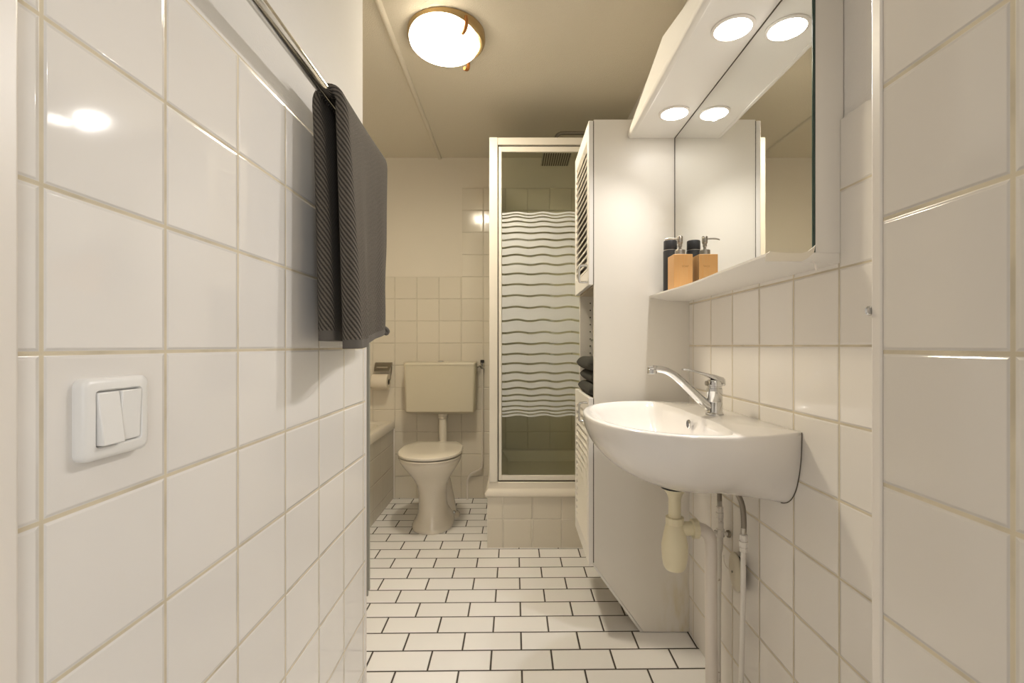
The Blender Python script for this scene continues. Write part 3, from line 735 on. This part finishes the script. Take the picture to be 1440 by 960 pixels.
# add the exact wall corners
outer = []; inner = []
for an in angs:
    r = ray(poly_o, ci_, an); outer.append((ci_[0]+r*math.cos(an), ci_[1]+r*math.sin(an)))
    r2 = min(ray(poly_i, ci_, an), r-.015); inner.append((ci_[0]+r2*math.cos(an), ci_[1]+r2*math.sin(an)))
for cy_ in (SYC-.264, SYC+.264):               # snap the nearest ray to each wall corner
    k = min(range(NA), key=lambda i: (outer[i][0]-XR)**2+(outer[i][1]-cy_)**2); outer[k] = (XR, cy_)
def belly(p, phi):
    x, y = p; c, s_ = math.cos(phi), math.sin(phi)
    if x <= SC: X = SC+(x-SC)*c; e = 1.
    else: X = x; e = lerp(1., .25, min(1, (x-SC)/(XR-SC)))
    return (X, SYC+(y-SYC)*(c**e if c > 0 else 0), ZR-.010-(DEP-.010)*s_*lerp(1, .97, max(0, (X-SC)/(XR-SC))))
rings = []
for i in range(22, -1, -1):
    phi = PI/2*.985*i/22; rings.append([belly(p, phi) for p in outer])
def offs(a, b, d):
    dx, dy = b[0]-a[0], b[1]-a[1]; l = math.hypot(dx, dy); return (a[0]+dx/l*d, a[1]+dy/l*d)
rings.append([(p[0], p[1], ZR-.004) for p in outer])
rings.append([(*offs(p, q, .003), ZR-.001) for p, q in zip(outer, inner)])
rings.append([(*offs(p, q, .007), ZR) for p, q in zip(outer, inner)])
rings.append([(*offs(q, p, .004), ZR) for p, q in zip(outer, inner)])
rings.append([(*q, ZR-.0015) for q in inner])
dc = (.43, SYC)
for k in range(1, 15):
    q = k/14; sc = (1-q)**.62 if q < 1 else 0
    sc = max(sc, .075); dz = .0025+.135*(1-(1-q)**2.0) if True else 0
    rings.append([(lerp(dc[0], p[0], sc), lerp(dc[1], p[1], sc), ZR-dz) for p in [offs(pp, ci_, .003) for pp in inner]])
t = thing('washbasin', 'white half round washbasin fixed to the right tiled wall', 'washbasin', (XR, SYC, .70))
MB().loft(rings).build('basin', 'ceramic', t, smooth=50)
MB().lathe([(.026, -.004), (.030, .0015), (.022, .002), (.018, -.003)], (dc[0], dc[1], ZR-.1375), n=28).build('waste_plug', 'chrome', t, smooth=40)
ox = .4805
mb = MB().lathe([(.0125, .0), (.0125, -.003), (.010, -.0045), (.0095, -.001)], (ox, SYC, .815), axis=0, n=24, cap0=False); ov = mb.build('overflow', 'chrome', t, smooth=40)
MB().lathe([(.0093, -.001), (.0093, -.0035)], (ox, SYC, .815), axis=0, n=20).build('overflow_hole', 'black', ov)
# dark silicone joint along the wall
sl = MB()
for k in range(0, 22):
    pass
pts = [( XR-.001, SYC-.2648, ZR-.002)]+[(XR-.001, belly((XR, SYC-.264), PI/2*.985*i/22)[1]-.0008, belly((XR, SYC-.264), PI/2*.985*i/22)[2]-.0005) for i in range(1, 20)]
sl.tube(pts, .0010, 6); sl.build('joint', 'gap', t)

# mixer tap
tx, ty = .546, 1.292
t = thing('mixer_tap', 'chrome lever mixer tap standing on the washbasin deck', 'tap', (tx, ty, ZR))
MB().lathe([(.0235, ZR-.001), (.0235, ZR+.005), (.021, ZR+.008), (.0205, ZR+.009), (.0205, ZR+.034), (.0198, ZR+.035), (.0198, ZR+.037), (.0205, ZR+.038), (.0205, ZR+.072), (.019, ZR+.0735)], (tx, ty, 0), n=36).build('body', 'chrome', t, smooth=35)
mb = MB().lathe([(.0185, ZR+.073), (.0185, ZR+.077), (.0205, ZR+.078), (.0205, ZR+.090), (.017, ZR+.096)], (tx, ty, 0), n=32)
mb.build('cartridge_cap', 'chrome', t, smooth=35)
rings = []
for x, z, w, h in ((tx+.024, ZR+.089, .013, .020), (tx+.018, ZR+.094, .019, .018), (tx-.005, ZR+.103, .019, .014), (tx-.028, ZR+.1105, .0125, .0085), (tx-.055, ZR+.1185, .010, .006), (tx-.078, ZR+.1235, .0105, .0055), (tx-.087, ZR+.1235, .008, .004)):
    rings.append([(x, ty+p, z+q) for p, q in rrect(0, 0, w, h/2, min(w, h/2)*.7, 4)])
MB().loft(rings).build('lever', 'chrome', t, smooth=40)
MB().lathe([(.0065, 0), (.0065, -.006)], (tx-.0185, ty, ZR+.086), axis=0, n=16).build('lever_screw', 'darksteel', t, smooth=40)
spx = [(tx-.008, ZR+.020), (tx-.03, ZR+.034), (tx-.07, ZR+.072), (tx-.105, ZR+.104), (tx-.13, ZR+.119), (tx-.15, ZR+.124), (tx-.168, ZR+.126)]
MB().tube([(x, ty, z) for x, z in spx], lambda q: lerp(.0145, .0095, min(1, q*1.6)), 18, smooth=6).build('spout', 'chrome', t, smooth=60)
mb = MB().lathe([(.0095, .012), (.0125, .010), (.0125, .004), (.0118, .003), (.0128, .002), (.0128, -.008), (.0115, -.0095), (.009, -.0095)], (tx-.170, ty, ZR+.121), n=24)
mb.build('aerator', 'chrome', t, smooth=35)

# bottle trap, drain pipe
dx_, dy_ = .442, 1.306
t = thing('bottle_trap', 'ivory bottle trap and bent waste pipe under the washbasin', 'trap', (dx_, dy_, .42))
MB().lathe([(.036, .668), (.037, .648), (.036, .6435)], (dx_, dy_, 0), n=32).build('flange', 'ceramic', t, smooth=40)
MB().lathe([(.0368, .644), (.0368, .639), (.030, .638)], (dx_, dy_, 0), n=32).build('gasket', 'blackgasket', t, smooth=40)
MB().lathe([(.031, .639), (.029, .634), (.0205, .622), (.0165, .610), (.0165, .553)], (dx_, dy_, 0), n=32).build('tail_pipe', 'trap', t, smooth=50)
mb = MB()
pr = [(.0185, .560), (.0245, .559), (.0245, .541), (.021, .539)]; 
mb.lathe(pr, (dx_, dy_, 0), n=12); mb.build('nut', 'trap', t, smooth=20)
MB().lathe([(.022, .542), (.025, .535), (.0295, .515), (.035, .485), (.0355, .478), (.0345, .474), (.0352, .470), (.0335, .445), (.030, .425), (.025, .4165), (.012, .413)], (dx_, dy_, 0), n=36).build('bottle', 'trap', t, smooth=40)
MB().tube([(dx_+.005, dy_, .527), (dx_+.05, dy_, .527)], .019, 20).build('outlet', 'trap', t, smooth=40)
MB().lathe([(.021, .046), (.0265, .048), (.0265, .062), (.022, .064)], (dx_, dy_, .527), axis=0, n=12).build('outlet_nut', 'trap', t, smooth=20)
MB().tube([(dx_+.055, dy_, .527), (dx_+.072, dy_, .526), (dx_+.090, dy_+.001, .515), (dx_+.0985, dy_+.002, .495), (dx_+.1005, dy_+.002, .465), (dx_+.101, dy_+.002, .30), (dx_+.103, dy_, .001)], .0165, 22, smooth=6).build('waste_pipe', 'pipe', t, smooth=60)

# water supplies
def supply(name, lb, hose, hr, fit, pipe, valve=False):
    t = thing(name, lb, 'hose', pipe[0], 'water supplies under the washbasin')
    MB().tube(hose, hr, 12, smooth=6).build('braided_hose', 'braid', t, smooth=60)
    e = hose[-1]
    MB().lathe([(.0062, .018), (.0068, .018), (.0068, -.002), (.006, -.004)], e, n=14).build('crimp', 'steel', t, smooth=40)
    mb = MB().lathe([(.0075, .002), (.0105, .0), (.0105, -.012), (.0085, -.013), (.0085, -.016), (.0115, -.017), (.0115, -.029), (.009, -.031), (.0105, -.033), (.0105, -.042), (.007, -.045)], e, n=8)
    mb.build('compression_fitting', 'paintedpipe', t, smooth=25)
    if valve:
        v = (e[0]+.002, e[1], e[2]-.075)
        m2 = MB().lathe([(.007, .032), (.009, .03), (.009, .012), (.012, .010), (.012, -.010), (.008, -.012), (.008, -.04), (.0055, -.055)], v, n=10)
        m2.tube([v, (v[0]-.02, v[1], v[2]+.002)], .006, 8); m2.tube([v, (v[0]+.018, v[1]-.01, v[2])], .0055, 8)
        m2.build('stop_valve', 'paintedpipe', t, smooth=30)
        m3 = MB().lathe([(.011, 0), (.011, .006)], (v[0]+.016, v[1]-.01, v[2]), axis=0, n=8); m3.build('valve_key', 'darksteel', t, smooth=30)
    MB().tube(pipe, .0068, 12, smooth=4).build('riser_pipe', 'paintedpipe', t, smooth=60)
supply('supply_hose', 'nearer flexible steel hose curving to a straight white riser pipe', [(.545, 1.23, .70), (.560, 1.23, .672), (.580, 1.23, .645), (.592, 1.23, .615), (.5955, 1.23, .575), (.595, 1.23, .540)], .0068, None,
       [(.594, 1.23, .51), (.594, 1.23, .40), (.592, 1.235, .20), (.589, 1.24, .0)])
supply('supply_hose', 'farther flexible steel hose ending in a small stop valve behind the waste pipe', [(.598, 1.385, .70), (.599, 1.385, .64), (.600, 1.385, .56)], .0068, None,
       [(.600, 1.385, .50), (.599, 1.385, .40), (.597, 1.385, .25), (.596, 1.385, .0)], True)
t = thing('wall_rosette', 'loose round cream cover plate on the tiles behind the riser pipe', 'cover plate', (XR, 1.315, .405))
pc_ = Vector((.607, 1.306, .408)); rot = Matrix.Rotation(math.radians(0), 3, 'X') @ Matrix.Rotation(math.radians(-9), 3, 'Z')
mb = MB().lathe([(.051, .006), (.051, .002), (.047, -.002), (.02, -.005), (.006, -.0055)], (0, 0, 0), axis=0, n=40)
mb.v = [tuple(pc_+rot @ Vector(p)) for p in mb.v]; mb.build('plate', 'cistern', t, smooth=40)
MB().tube([(XR, 1.322, .405), (.6235, 1.322, .405)], .036, 24).build('gap_shade', 'gap', t, smooth=40)  # dark disc standing for shade in the gap behind the plate
MB().lathe([(.003, 0), (.003, -.004)], tuple(pc_+Vector((-.004, 0, 0))), axis=0, n=10).build('pin', 'darksteel', t)
MB().tube([(.600, 1.36, .43), (.598, 1.35, .415), (.598, 1.335, .407), (.603, 1.306, .408)], .0011, 6, smooth=5).build('wire', 'pipe', t)
